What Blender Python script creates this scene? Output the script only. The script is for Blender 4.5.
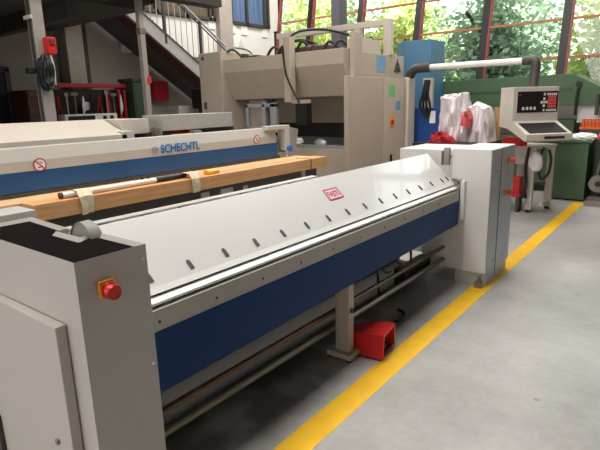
import bpy, bmesh, math, random
from mathutils import Vector, Matrix, noise
R = math.radians
sc = bpy.context.scene
col = sc.collection
for o in list(bpy.data.objects): bpy.data.objects.remove(o)

# ------------------------------------------------------------------ camera
cam = bpy.data.objects.new('camera', bpy.data.cameras.new('camera'))
cam.data.sensor_width = 36; cam.data.lens = 507.74 / 600 * 36
cam.data.clip_start = 0.05; cam.data.clip_end = 200
yaw, pitch, roll = -0.666314, 0.23473, 0.027415
fwd = Vector((math.sin(yaw) * math.cos(pitch), math.cos(yaw) * math.cos(pitch), -math.sin(pitch)))
rgt = Vector((math.cos(yaw), -math.sin(yaw), 0)); dwn = fwd.cross(rgt)
rr = math.cos(roll) * rgt + math.sin(roll) * dwn; dd = -math.sin(roll) * rgt + math.cos(roll) * dwn
m3 = Matrix((rr, -dd, -fwd)).transposed()
cam.matrix_world = Matrix.Translation((0, 0, 1.6)) @ m3.to_4x4()
col.objects.link(cam); sc.camera = cam

# ------------------------------------------------------------------ world, sun, skylight and fill lamp, exposure
w = bpy.data.worlds.new('sky'); sc.world = w; w.use_nodes = True
bg = w.node_tree.nodes['Background']; bg.inputs[0].default_value = (0.95, 0.97, 1.0, 1); bg.inputs[1].default_value = 2.1
sl = bpy.data.lights.new('sun', 'SUN'); sl.energy = 16; sl.angle = R(2); sl.color = (1, .95, .86)
so = bpy.data.objects.new('sun', sl); col.objects.link(so); so.rotation_euler = (R(48), 0, R(14)); so.location = (0, -4, 12)
def overhead_area(name, loc, sx, sy, power):
    l = bpy.data.lights.new(name, 'AREA'); l.shape = 'RECTANGLE'; l.size = sx; l.size_y = sy; l.energy = power; l.color = (1, .97, .93)
    o = bpy.data.objects.new(name, l); col.objects.link(o); o.location = loc
overhead_area('overhead_lamp', (-2.5, 4.0, 6.3), 2.1, 13, 570)
overhead_area('overhead_lamp', (-7.4, 9.0, 6.3), 1.2, 3, 210)  # unseen fill lamp added to brighten the white wall and stairs
sc.view_settings.view_transform = 'Standard'; sc.view_settings.look = 'None'
sc.view_settings.gamma = 1; sc.view_settings.use_curve_mapping = False
sc.view_settings.exposure = 0.34

# ------------------------------------------------------------------ materials
def lin(c):
    c = c / 255.0
    return c / 12.92 if c <= .04045 else ((c + .055) / 1.055) ** 2.4
def rgb(c): return (lin(c[0]), lin(c[1]), lin(c[2]), 1)
MATS = {}
def mat(name, c, rough=.5, metal=0, var=.06, scale=6, coat=0, c2=None, bump=0, stretch=None, spec=None, trans=0):
    if name in MATS: return MATS[name]
    m = bpy.data.materials.new(name); m.use_nodes = True; MATS[name] = m
    nt = m.node_tree; b = nt.nodes['Principled BSDF']
    b.inputs['Roughness'].default_value = rough; b.inputs['Metallic'].default_value = metal
    b.inputs['Coat Weight'].default_value = coat; b.inputs['Coat Roughness'].default_value = .05
    if spec is not None: b.inputs['Specular IOR Level'].default_value = spec
    if trans: b.inputs['Transmission Weight'].default_value = trans
    tc = nt.nodes.new('ShaderNodeTexCoord'); nz = nt.nodes.new('ShaderNodeTexNoise'); nz.inputs['Scale'].default_value = scale
    nz.inputs['Detail'].default_value = 6
    src = tc.outputs['Object']
    if stretch:
        mp = nt.nodes.new('ShaderNodeMapping'); mp.inputs['Scale'].default_value = stretch
        nt.links.new(src, mp.inputs[0]); src = mp.outputs[0]
    nt.links.new(src, nz.inputs[0])
    mx = nt.nodes.new('ShaderNodeMix'); mx.data_type = 'RGBA'
    A = rgb(c)
    if c2 is None:
        k0, k1 = 1 - var, 1 + var
        mx.inputs[6].default_value = tuple(v * k0 for v in A[:3]) + (1,); mx.inputs[7].default_value = tuple(min(1, v * k1) for v in A[:3]) + (1,)
    else: mx.inputs[6].default_value = A; mx.inputs[7].default_value = rgb(c2)
    cr = nt.nodes.new('ShaderNodeMapRange'); cr.inputs[1].default_value = .3; cr.inputs[2].default_value = .7
    nt.links.new(nz.outputs[0], cr.inputs[0]); nt.links.new(cr.outputs[0], mx.inputs[0])
    nt.links.new(mx.outputs[2], b.inputs['Base Color'])
    if bump:
        bp = nt.nodes.new('ShaderNodeBump'); bp.inputs['Strength'].default_value = bump; bp.inputs['Distance'].default_value = .01
        nt.links.new(nz.outputs[0], bp.inputs['Height']); nt.links.new(bp.outputs[0], b.inputs['Normal'])
    return m
M_grey = mat('light_grey_paint', (196, 189, 180), .42, var=.03, scale=3)
M_white = mat('glossy_white_paint', (222, 219, 216), .28, var=.015, scale=2, coat=.8)
M_cab = mat('cabinet_white_paint', (222, 217, 212), .4, var=.02, scale=2)
M_chrome = mat('bright_steel', (225, 225, 225), .22, .85, var=.03)
M_bar = mat('grey_bar_paint', (186, 180, 170), .45, var=.04)
M_blue = mat('dark_blue_paint', (6, 55, 110), .5, spec=.2, var=.06, scale=3)
M_blue2 = mat('blue_bar_paint', (32, 78, 128), .4, var=.06, scale=3)
M_black = mat('black_plastic', (18, 18, 19), .5)
M_rubber = mat('matte_black_liner', (17, 14, 14), .9, var=.1, scale=20, spec=.05)
M_dark = mat('dark_steel', (52, 49, 46), .45, .5, var=.15)
M_alu = mat('brushed_aluminium', (186, 190, 194), .38, .55, var=.05)
M_steel = mat('worn_steel', (140, 134, 126), .4, .7, var=.15)
M_red = mat('red_plastic', (190, 28, 32), .38, var=.05)
M_redbtn = mat('red_button', (222, 50, 34), .3)
M_yel = mat('yellow_plastic', (238, 168, 30), .4)
M_orange = mat('orange_plastic', (226, 96, 36), .45)
M_beige = mat('beige_machine_paint', (180, 164, 147), .5, var=.04, scale=3)
M_beige2 = mat('pale_beige_paint', (200, 190, 176), .5, var=.04, scale=3)
M_m2 = mat('machine_grey_white', (192, 187, 179), .45, var=.03, scale=3)
M_wood = mat('pine_timber', (224, 172, 116), .6, c2=(202, 146, 92), scale=5, stretch=(6, .6, 9), bump=.12)
M_woodt = mat('pale_pine', (230, 194, 148), .6, c2=(212, 170, 120), scale=5, stretch=(6, .6, 9))
M_tape = mat('masking_tape', (232, 214, 180), .6, var=.08, scale=30)
M_pole = mat('white_tube', (235, 232, 226), .35)
M_green = mat('machine_green', (72, 98, 66), .45, var=.08, scale=3)
M_green2 = mat('locker_green', (58, 82, 60), .5, var=.08)
M_skyb = mat('blue_cabinet_paint', (74, 122, 154), .45, var=.05)
M_deepb = mat('deep_blue_paint', (28, 68, 138), .45, var=.05)
M_wallw = mat('white_wall_paint', (232, 228, 220), .75, var=.03, scale=2)
M_wallg = mat('grey_wall_paint', (160, 153, 143), .8, var=.06, scale=2)
M_brown = mat('brown_board', (80, 48, 40), .6, var=.2, scale=8)
M_maroon = mat('maroon_soffit', (72, 34, 34), .6, var=.1)
M_soffit = mat('dark_grey_soffit', (72, 68, 66), .7, var=.08)
M_curt = mat('brown_curtain', (122, 104, 82), .8, c2=(64, 52, 42), scale=3, stretch=(1, 9, .05))
M_bcurt = mat('blue_curtain', (112, 138, 172), .7, c2=(46, 68, 104), scale=3, stretch=(1, 11, .2))
M_mull = mat('black_window_steel', (26, 22, 24), .5)
M_mullr = mat('red_primer', (150, 62, 58), .6)
M_trans = mat('rust_orange_steel', (176, 112, 72), .6)
M_paper = mat('white_paper', (238, 236, 232), .8)
M_bag = mat('white_plastic_film', (236, 234, 234), .2, c2=(228, 208, 210), scale=7, coat=.5, bump=1, stretch=(2.2, 1, .8))
M_kraft = mat('brown_paper_tube', (178, 142, 92), .7)
M_pink = mat('pink_red_print', (196, 82, 84), .4)
M_logo = mat('logo_red', (176, 40, 60), .4)
M_logow = mat('logo_white', (244, 226, 228), .4)
M_brand = mat('lettering_blue', (24, 112, 196), .45)
M_lbl = mat('sky_blue_label', (112, 152, 184), .5)
M_lgreen = mat('green_label', (120, 186, 120), .5)
M_dgrey = mat('charcoal_grey', (66, 63, 60), .55, var=.1)
M_screen = mat('console_panel_black', (34, 29, 32), .6, spec=.25)
M_key = mat('key_white', (220, 218, 214), .5)
M_keyr = mat('key_red', (206, 84, 84), .5)
M_bark = mat('bark', (84, 70, 56), .9, c2=(50, 42, 34), scale=12, bump=.5)
M_roofin = mat('roof_lining', (112, 108, 104), .8)
M_ceil = mat('dark_mezzanine_underside', (62, 57, 52), .8, var=.12)

def floor_material():
    m = bpy.data.materials.new('polished_concrete'); m.use_nodes = True; nt = m.node_tree; b = nt.nodes['Principled BSDF']
    tc = nt.nodes.new('ShaderNodeTexCoord')
    n1 = nt.nodes.new('ShaderNodeTexNoise'); n1.inputs['Scale'].default_value = 1.1; n1.inputs['Detail'].default_value = 8; n1.inputs['Roughness'].default_value = .62
    n2 = nt.nodes.new('ShaderNodeTexNoise'); n2.inputs['Scale'].default_value = 26; n2.inputs['Detail'].default_value = 4
    n3 = nt.nodes.new('ShaderNodeTexVoronoi'); n3.inputs['Scale'].default_value = 3.1
    for n in (n1, n2, n3): nt.links.new(tc.outputs['Object'], n.inputs[0])
    r = nt.nodes.new('ShaderNodeValToRGB'); r.color_ramp.elements[0].position = .32; r.color_ramp.elements[1].position = .68
    r.color_ramp.elements[0].color = rgb((150, 147, 142)); r.color_ramp.elements[1].color = rgb((192, 189, 185))
    nt.links.new(n1.outputs[0], r.inputs[0])
    mx = nt.nodes.new('ShaderNodeMix'); mx.data_type = 'RGBA'; mx.blend_type = 'MULTIPLY'; mx.inputs[0].default_value = .22
    nt.links.new(r.outputs[0], mx.inputs[6]); nt.links.new(n2.outputs[0], mx.inputs[7])
    # small oil spots
    sp = nt.nodes.new('ShaderNodeMapRange'); sp.inputs[1].default_value = .03; sp.inputs[2].default_value = .07; sp.inputs[3].default_value = .62; sp.inputs[4].default_value = 1
    nt.links.new(n3.outputs['Distance'], sp.inputs[0])
    mx2 = nt.nodes.new('ShaderNodeMix'); mx2.data_type = 'RGBA'; mx2.blend_type = 'MULTIPLY'; mx2.inputs[0].default_value = 1
    nt.links.new(mx.outputs[2], mx2.inputs[6]); nt.links.new(sp.outputs[0], mx2.inputs[7])
    # blotchy darker patch of floor colour under the long machine
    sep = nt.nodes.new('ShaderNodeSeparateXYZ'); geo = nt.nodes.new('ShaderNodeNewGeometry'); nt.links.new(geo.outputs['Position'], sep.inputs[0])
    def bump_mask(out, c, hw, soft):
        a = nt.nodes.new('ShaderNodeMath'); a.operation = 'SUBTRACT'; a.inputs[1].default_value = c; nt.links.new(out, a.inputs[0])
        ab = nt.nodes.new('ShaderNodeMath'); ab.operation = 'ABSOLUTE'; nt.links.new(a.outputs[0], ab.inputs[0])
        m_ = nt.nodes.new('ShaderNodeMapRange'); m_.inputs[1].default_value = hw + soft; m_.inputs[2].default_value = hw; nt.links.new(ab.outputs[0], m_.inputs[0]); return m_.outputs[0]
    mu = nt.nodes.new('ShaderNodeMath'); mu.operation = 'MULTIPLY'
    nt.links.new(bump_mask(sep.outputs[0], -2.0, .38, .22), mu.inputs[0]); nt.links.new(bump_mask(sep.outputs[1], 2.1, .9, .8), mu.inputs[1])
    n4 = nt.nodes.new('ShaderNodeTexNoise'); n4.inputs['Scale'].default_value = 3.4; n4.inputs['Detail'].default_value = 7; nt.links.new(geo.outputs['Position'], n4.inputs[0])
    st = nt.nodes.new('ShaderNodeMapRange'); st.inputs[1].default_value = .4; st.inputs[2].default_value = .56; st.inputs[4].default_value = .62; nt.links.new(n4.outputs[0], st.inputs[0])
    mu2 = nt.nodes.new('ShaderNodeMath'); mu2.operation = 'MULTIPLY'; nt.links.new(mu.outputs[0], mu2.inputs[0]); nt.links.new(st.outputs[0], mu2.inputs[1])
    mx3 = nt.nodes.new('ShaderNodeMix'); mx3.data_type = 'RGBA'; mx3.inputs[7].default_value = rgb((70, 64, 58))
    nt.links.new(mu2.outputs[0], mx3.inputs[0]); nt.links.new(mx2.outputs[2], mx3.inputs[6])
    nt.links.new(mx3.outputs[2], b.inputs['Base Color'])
    rg = nt.nodes.new('ShaderNodeMapRange'); rg.inputs[3].default_value = .26; rg.inputs[4].default_value = .46
    nt.links.new(n1.outputs[0], rg.inputs[0]); nt.links.new(rg.outputs[0], b.inputs['Roughness'])
    return m
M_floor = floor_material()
M_line = mat('yellow_floor_paint', (246, 194, 24), .42, c2=(234, 178, 26), scale=7)

def glass_material():
    m = bpy.data.materials.new('window_glass'); m.use_nodes = True; nt = m.node_tree
    for n in list(nt.nodes): nt.nodes.remove(n)
    out = nt.nodes.new('ShaderNodeOutputMaterial'); t = nt.nodes.new('ShaderNodeBsdfTransparent'); g = nt.nodes.new('ShaderNodeBsdfGlossy')
    t.inputs[0].default_value = (.96, .98, .97, 1); g.inputs['Roughness'].default_value = .03
    f = nt.nodes.new('ShaderNodeFresnel'); f.inputs[0].default_value = 1.35
    mx = nt.nodes.new('ShaderNodeMixShader'); nt.links.new(f.outputs[0], mx.inputs[0]); nt.links.new(t.outputs[0], mx.inputs[1]); nt.links.new(g.outputs[0], mx.inputs[2])
    nt.links.new(mx.outputs[0], out.inputs[0]); return m
M_glass = glass_material()
def leaf_material(name, c1, c2):
    m = bpy.data.materials.new(name); m.use_nodes = True; nt = m.node_tree
    for n in list(nt.nodes): nt.nodes.remove(n)
    out = nt.nodes.new('ShaderNodeOutputMaterial'); d = nt.nodes.new('ShaderNodeBsdfDiffuse'); t = nt.nodes.new('ShaderNodeBsdfTranslucent')
    tc = nt.nodes.new('ShaderNodeTexCoord'); nz = nt.nodes.new('ShaderNodeTexNoise'); nz.inputs['Scale'].default_value = 1.6; nz.inputs['Detail'].default_value = 5
    nt.links.new(tc.outputs['Object'], nz.inputs[0])
    mx = nt.nodes.new('ShaderNodeMix'); mx.data_type = 'RGBA'; mx.inputs[6].default_value = rgb(c1); mx.inputs[7].default_value = rgb(c2)
    r = nt.nodes.new('ShaderNodeMapRange'); r.inputs[1].default_value = .35; r.inputs[2].default_value = .65
    nt.links.new(nz.outputs[0], r.inputs[0]); nt.links.new(r.outputs[0], mx.inputs[0])
    nt.links.new(mx.outputs[2], d.inputs[0]); nt.links.new(mx.outputs[2], t.inputs[0])
    ms = nt.nodes.new('ShaderNodeMixShader'); ms.inputs[0].default_value = .35
    nt.links.new(d.outputs[0], ms.inputs[1]); nt.links.new(t.outputs[0], ms.inputs[2]); nt.links.new(ms.outputs[0], out.inputs[0])
    return m

# ------------------------------------------------------------------ mesh helpers
class MB:
    """collects shapes (world coordinates unless a frame is given) into one mesh"""
    def __init__(s): s.bm = bmesh.new(); s.bev = False
    def _face(s, vs):
        try: s.bm.faces.new(vs)
        except ValueError: pass
    def prism(s, pts, axis, a, b, bev=0):
        """polygon pts extruded along axis from a to b; pts are the other two coordinates in x,y,z order"""
        def P(p, t):
            return {'x': (t, p[0], p[1]), 'y': (p[0], t, p[1]), 'z': (p[0], p[1], t)}[axis]
        t = bmesh.new()
        A = [t.verts.new(P(p, a)) for p in pts]; B = [t.verts.new(P(p, b)) for p in pts]; n = len(pts)
        t.faces.new(A); t.faces.new(B[::-1])
        for i in range(n): t.faces.new((A[i], B[i], B[(i + 1) % n], A[(i + 1) % n]))
        s._merge(t, bev); return s
    def _merge(s, t, bev=0, seg=2):
        if bev: s.bev = True
        if bev: bmesh.ops.bevel(t, geom=t.edges[:], offset=bev, segments=seg, affect='EDGES', profile=.5)
        bmesh.ops.recalc_face_normals(t, faces=t.faces[:])
        me = bpy.data.meshes.new('tmp'); t.to_mesh(me); t.free(); s.bm.from_mesh(me); bpy.data.meshes.remove(me)
    def box(s, x0, x1, y0, y1, z0, z1, bev=0):
        return s.prism([(x0, y0), (x1, y0), (x1, y1), (x0, y1)], 'z', z0, z1, bev)
    def cyl(s, p0, p1, r, n=20, r2=None, bev=0):
        p0, p1 = Vector(p0), Vector(p1); d = p1 - p0; t = bmesh.new()
        bmesh.ops.create_cone(t, cap_ends=True, segments=n, radius1=r, radius2=r if r2 is None else r2, depth=d.length)
        t.transform(Matrix.Translation((p0 + p1) / 2) @ d.to_track_quat('Z', 'Y').to_matrix().to_4x4())
        if bev:
            ed = [e for e in t.edges if any(len(f.verts) > 4 for f in e.link_faces)]
            bmesh.ops.bevel(t, geom=ed, offset=bev, segments=2, affect='EDGES')
        s._merge(t); return s
    def tube(s, pts, r, n=8, smooth=4):
        P = [Vector(p) for p in pts]
        if smooth > 1 and len(P) > 2:
            Q = []
            for i in range(len(P) - 1):
                a, b, c, d = P[max(i - 1, 0)], P[i], P[i + 1], P[min(i + 2, len(P) - 1)]
                for k in range(smooth):
                    u = k / smooth
                    Q.append(.5 * ((2 * b) + (c - a) * u + (2 * a - 5 * b + 4 * c - d) * u * u + (3 * b - a - 3 * c + d) * u ** 3))
            P = Q + [P[-1]]
        t = bmesh.new(); rings = []; up = Vector((0.13, .31, 1)).normalized()
        for i, p in enumerate(P):
            d = (P[min(i + 1, len(P) - 1)] - P[max(i - 1, 0)]).normalized()
            a = d.cross(up)
            if a.length < 1e-3: a = d.cross(Vector((1, 0, 0)))
            a.normalize(); b = d.cross(a)
            rings.append([t.verts.new(p + r * (math.cos(2 * math.pi * k / n) * a + math.sin(2 * math.pi * k / n) * b)) for k in range(n)])
        for i in range(len(rings) - 1):
            for k in range(n): t.faces.new((rings[i][k], rings[i][(k + 1) % n], rings[i + 1][(k + 1) % n], rings[i + 1][k]))
        t.faces.new(rings[0][::-1]); t.faces.new(rings[-1]); s._merge(t); return s
    def blob(s, c, rad, sub=4, amp=.1, freq=4, seed=0, flat=None, squash=0):
        t = bmesh.new(); bmesh.ops.create_icosphere(t, subdivisions=sub, radius=1)
        for v in t.verts:
            n = v.co.normalized(); p = n.copy()
            if squash: p = Vector([math.copysign(abs(q) ** squash, q) for q in n])
            k = 1 + amp * noise.noise(n * freq + Vector((seed, seed * 1.7, 0))) + amp * .7 * abs(noise.noise(n * freq * 2.3 + Vector((seed, 0, 3))))
            v.co = Vector((c[0] + p.x * rad[0] * k, c[1] + p.y * rad[1] * k, c[2] + p.z * rad[2] * k))
            if flat is not None and v.co.z < flat: v.co.z = flat
        s._merge(t); return s
    def build(s, name, m, parent=None, smooth=None, label=None):
        bmesh.ops.recalc_face_normals(s.bm, faces=s.bm.faces[:])
        vs = [v.co.copy() for v in s.bm.verts]
        if parent is None:
            c = Vector(((min(v.x for v in vs) + max(v.x for v in vs)) / 2, (min(v.y for v in vs) + max(v.y for v in vs)) / 2, min(v.z for v in vs)))
            X = Matrix.Translation(-c); o_loc = c
        else:
            X = WM[parent.name].inverted(); o_loc = Vector((0, 0, 0))
        if getattr(s, 'frame', None) is not None: X = X @ s.frame
        s.bm.transform(X)
        me = bpy.data.meshes.new(name); s.bm.to_mesh(me); s.bm.free()
        me.materials.append(m)
        try: me.set_sharp_from_angle(angle=R(35 if smooth is None else smooth))
        except Exception: pass
        for p in me.polygons: p.use_smooth = True
        o = bpy.data.objects.new(name, me); col.objects.link(o); o.location = o_loc
        if s.bev:
            wn = o.modifiers.new('weighted_normals', 'WEIGHTED_NORMAL'); wn.keep_sharp = True; wn.weight = 100
        if parent is not None: o.parent = parent; WM[o.name] = WM[parent.name].copy()
        else: WM[o.name] = Matrix.Translation(o_loc)
        if label: o['label'] = label
        return o
WM = {}
def mb(frame=None):
    x = MB(); x.frame = frame; return x
def tag(o, label, cat, group=None):
    o['label'] = label; o['category'] = cat
    if group: o['group'] = group
    return o
def thing(name, label, cat, loc, rz=0, group=None):
    o = bpy.data.objects.new(name, None); col.objects.link(o); o.location = loc; o.rotation_euler = (0, 0, rz); o.empty_display_size = .1
    WM[o.name] = Matrix.Translation(loc) @ Matrix.Rotation(rz, 4, 'Z')
    return tag(o, label, cat, group)
def struct(b, name, m):
    o = b.build(name, m); o['kind'] = 'structure'; return o
def box(name, m, parent, x0, x1, y0, y1, z0, z1, bev=.004, frame=None, label=None):
    return mb(frame).box(x0, x1, y0, y1, z0, z1, bev).build(name, m, parent, label=label)
def text(name, s, m, parent, origin, ux, uy, width, height, depth=.002, label=None):
    """flat lettering laid on a surface: ux along the words, uy up, fitted to width x height"""
    cu = bpy.data.curves.new('lettering', 'FONT'); cu.body = s; cu.size = 1; cu.offset = .022
    t = bpy.data.objects.new('lettering', cu); col.objects.link(t)
    bpy.context.view_layer.update()
    me = bpy.data.meshes.new_from_object(t.evaluated_get(bpy.context.evaluated_depsgraph_get()))
    bpy.data.objects.remove(t); bpy.data.curves.remove(cu)
    b = mb(); b.bm.from_mesh(me); bpy.data.meshes.remove(me)
    xs = [v.co.x for v in b.bm.verts]; ys = [v.co.y for v in b.bm.verts]
    ux, uy = Vector(ux).normalized(), Vector(uy).normalized(); n = ux.cross(uy); O = Vector(origin)
    r = bmesh.ops.extrude_face_region(b.bm, geom=b.bm.faces[:])
    top = {v for v in r['geom'] if isinstance(v, bmesh.types.BMVert)}
    for v in b.bm.verts:
        a = (v.co.x - min(xs)) / (max(xs) - min(xs)) * width; c = (v.co.y - min(ys)) / (max(ys) - min(ys)) * height
        v.co = O + ux * a + uy * c + n * (depth if v in top else 0)
    return b.build(name, m, parent, label=label)
def ringpatch(b, O, ux, uy, r0, r1, d=.002, n=32, a0=0, a1=2 * math.pi):
    """flat ring on a surface"""
    ux, uy = Vector(ux).normalized(), Vector(uy).normalized(); nn = ux.cross(uy); O = Vector(O); t = bmesh.new(); L = []
    for i in range(n):
        a = a0 + (a1 - a0) * i / n; e = math.cos(a) * ux + math.sin(a) * uy
        L.append([t.verts.new(O + e * r0), t.verts.new(O + e * r1), t.verts.new(O + e * r1 + nn * d), t.verts.new(O + e * r0 + nn * d)])
    for i in range(n):
        A, B = L[i], L[(i + 1) % n]
        for k in range(4): t.faces.new((A[k], B[k], B[(k + 1) % 4], A[(k + 1) % 4]))
    b._merge(t)
def quadbar(b, O, ux, uy, p0, p1, wd, d=.003):
    """flat bar between two surface points"""
    ux, uy = Vector(ux).normalized(), Vector(uy).normalized(); nn = ux.cross(uy); O = Vector(O)
    a = Vector((p0[0], p0[1])); c = Vector((p1[0], p1[1])); e = (c - a).normalized(); q = Vector((-e.y, e.x)) * wd / 2
    t = bmesh.new(); C = []
    for p in (a + q, c + q, c - q, a - q): C.append(O + ux * p.x + uy * p.y)
    A = [t.verts.new(p) for p in C]; B = [t.verts.new(p + nn * d) for p in C]
    t.faces.new(A); t.faces.new(B[::-1])
    for i in range(4): t.faces.new((A[i], B[i], B[(i + 1) % 4], A[(i + 1) % 4]))
    b._merge(t)

# ================================================================== THE SETTING
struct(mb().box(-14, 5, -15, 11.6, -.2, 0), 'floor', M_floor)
struct(mb().box(-14, 5.3, -15, 12.6, 6.5, 6.7), 'ceiling', M_roofin)
struct(mb().box(5, 5.3, -15, 11.6, 0, 6.5), 'wall_right', mat('dark_wall_paint', (84, 80, 78), .8))
struct(mb().box(-14, 5, 10.75, 10.95, 0, 1.6), 'wall_back', M_wallg)
struct(mb().box(-9.8, -9.4, -9, 6.9, 0, 3.6).box(-9.8, -9.4, 6.9, 10.75, 0, 2.7), 'wall_left', M_wallg)
# white spandrel above, on the left wall
struct(mb().box(-9.7, -9.36, 6.3, 11.0, 2.7, 3.52), 'trim_1', M_wallw)
struct(mb().box(-9.8, -9.4, 6.3, 11.25, 3.52, 6.5), 'wall_left_upper', M_wallw)
struct(mb().box(-9.4, -6.62, 1.3, 1.4, 0, 2.98), 'wall_light_blocker', M_wallg)  # unseen wall added to keep rear light out from under the mezzanine
# wall column
struct(mb().box(-9.4, -9.22, 8.9, 9.32, 0, 6.5), 'trim_2', mat('column_grey', (168, 158, 146), .7))
struct(mb().box(-9.4, -9.1, 5.0, 5.32, 0, 3.4), 'trim_3', mat('column_grey', (168, 158, 146), .7))
struct(mb().box(-9.4, -9.3, 5.36, 5.52, 0, 3.3), 'trim_4', M_dgrey)
# mezzanine underside and its beams
struct(mb().box(-9.4, -6.62, -3, 4.9, 2.98, 3.25).box(-6.4, -6.15, -3, 6.0, 3.1, 3.5).box(-9.4, -6.62, 4.9, 5.1, 3.1, 3.4)
       .box(-9.4, -6.62, 2.2, 2.4, 2.75, 2.98).box(-9.4, -6.62, 3.7, 3.85, 2.75, 2.98), 'ceiling_mezzanine', M_ceil)
# inside windows of the gallery (curtained) high on the left wall
def gallery_window(n, y0, y1, m, frame, bars):
    f = mb()
    zs, ze = 3.53, 5.4
    f.box(-9.38, -9.3, y0, y1, zs, zs + .07).box(-9.38, -9.3, y0, y1, ze - .07, ze)
    for b_ in bars: f.box(-9.38, -9.3, b_ - .035, b_ + .035, zs, ze)
    o = struct(f, 'window_%d' % n, frame)
    box('curtain', m, o, -9.39, -9.36, y0 + .02, y1 - .02, zs + .02, ze - .02, 0)
gallery_window(1, 6.4, 8.85, M_curt, mat('window_frame_brown', (70, 58, 50), .6), (6.42, 7.2, 8.0, 8.7, 8.83))
gallery_window(2, 9.36, 10.8, M_bcurt, mat('window_frame_dark', (58, 54, 50), .6), (9.4, 9.95, 10.62, 10.76))
# leaning glazed wall at the back: one window per bay
TL = .18
def gy(z): return 11 + TL * (z - 2.5)
MX = [-9.45] + [-8.32 + 1.52 * k for k in range(9)]
for i in range(len(MX) - 1):
    x0, x1 = MX[i], MX[i + 1]
    f = mb()
    f.prism([(gy(1.5), 1.5), (gy(1.5) + .12, 1.5), (gy(6.4) + .12, 6.4), (gy(6.4), 6.4)], 'x', x0 - .075, x0 + .075)
    o = struct(f, 'window_%d' % (i + 3), M_mull)
    mb().prism([(gy(1.5) - .01, 1.5), (gy(1.5) + .1, 1.5), (gy(6.4) + .1, 6.4), (gy(6.4) - .01, 6.4)], 'x', x0 + .075, x0 + .10).build('mullion_edge', M_mullr, o)
    t = mb()
    for z in (1.6, 2.31, 3.01, 3.71, 4.41, 5.11, 5.81): t.box(x0 + .10, x1 - .075, gy(z) + .01, gy(z) + .05, z - .022, z + .022)
    t.build('transom', M_trans, o)
    mb().prism([(gy(1.5) + .045, 1.5), (gy(1.5) + .051, 1.5), (gy(6.4) + .051, 6.4), (gy(6.4) + .045, 6.4)], 'x', x0 + .1, x1 - .07).build('pane', M_glass, o)
# yellow floor line
tag(mb().box(-1.425, -1.275, -4, 8.72, 0, .0015).build('floor_marking', M_line), 'yellow safety line painted along the grey concrete floor beside the machine', 'floor marking')

# ================================================================== OUTDOORS
struct(mb().box(-40, 25, 11.6, 60, -.35, -.05), 'ground', mat('grass_ground', (96, 128, 60), .9, c2=(70, 100, 44), scale=3))
LV = [leaf_material('leaf_yellow_green', (214, 220, 150), (170, 192, 116)), leaf_material('leaf_mid_green', (190, 206, 160), (136, 166, 120)),
      leaf_material('leaf_blue_green', (184, 200, 176), (130, 160, 136)), leaf_material('leaf_dark_green', (124, 156, 96), (78, 114, 68))]
def tree(loc, h, cr, lm, seed, label, n=5200, cz=.55):
    rnd = random.Random(seed)
    t = thing('tree', label, 'tree', loc, 0, 'trees outside the window wall')
    X, Y, Z = loc
    b = mb(); b.cyl((X, Y, Z), (X + .1, Y, Z + h * .6), .19, 12, .1)
    tips = []
    for k in range(7):
        a = rnd.random() * 6.28; z0 = h * (.25 + .3 * rnd.random())
        e = (X + math.cos(a) * cr * .7, Y + math.sin(a) * cr * .7, Z + z0 + h * .25); b.tube([(X, Y, Z + z0), ((X + e[0]) / 2, (Y + e[1]) / 2, Z + z0 + h * .15), e], .05, 6, 2)
    b.build('trunk', M_bark, t)
    vs, fs = [], []
    cl = [(rnd.gauss(0, .5), rnd.gauss(0, .5), rnd.gauss(0, .5)) for _ in range(46)]
    for i in range(n):
        c = cl[i % len(cl)]
        p = Vector((c[0] + rnd.gauss(0, .2), c[1] + rnd.gauss(0, .2), c[2] + rnd.gauss(0, .2)))
        if p.length > 1.25: p *= 1.25 / p.length
        p = Vector((X + p.x * cr, Y + p.y * cr, Z + h * cz + p.z * h * .44))
        if p.z < Z + .2: p.z = Z + .2 + rnd.random() * .4
        u = Vector((rnd.gauss(0, 1), rnd.gauss(0, 1), rnd.gauss(0, .6))).normalized(); v = u.cross(Vector((rnd.gauss(0, 1), rnd.gauss(0, 1), rnd.gauss(0, 1)))).normalized()
        s = .07 + .10 * rnd.random(); k = len(vs)
        vs += [p - u * s, p + v * s * .5, p + u * s, p - v * s * .5]; fs.append((k, k + 1, k + 2, k + 3))
    me = bpy.data.meshes.new('foliage'); me.from_pydata([v - Vector(loc) for v in vs], [], fs); me.materials.append(lm)
    o = bpy.data.objects.new('foliage', me); col.objects.link(o); o.parent = t
TREES = [(-15.4, 16.0, 6.0, 1.3, 2, 'blue-green tree outside near the left wall corner, front row'),
         (-12.0, 16.0, 5.4, 1.3, 0, 'yellow-green tree outside left of the grey column, front row'),
         (-8.6, 16.2, 5.0, 1.3, 0, 'yellow-green tree outside right of the grey column, front row'),
         (-5.2, 16.0, 5.2, 1.3, 2, 'blue-green tree outside above the white swing arm, front row'),
         (-1.8, 16.0, 5.0, 1.3, 0, 'bright yellow-green tree outside at the right edge, front row'),
         (-17.1, 20.8, 7.8, 1.5, 2, 'blue-green tree outside in the back row beside the blue window'),
         (-13.2, 20.5, 7.4, 1.5, 1, 'mid green tree outside in the back row behind the grey column'),
         (-9.3, 20.7, 5.4, 1.5, 1, 'mid green tree outside in the back row behind the blue cabinet'),
         (-5.4, 20.6, 6.0, 1.5, 2, 'blue-green tree outside in the back row above the console'),
         (-1.5, 20.5, 5.8, 1.5, 3, 'dark green tree outside in the back row at the right edge')]
for i, (x, y, h, cr, k, lb) in enumerate(TREES): tree((x, y, -.05), h, cr, LV[k], 11 + i, lb)
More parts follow.
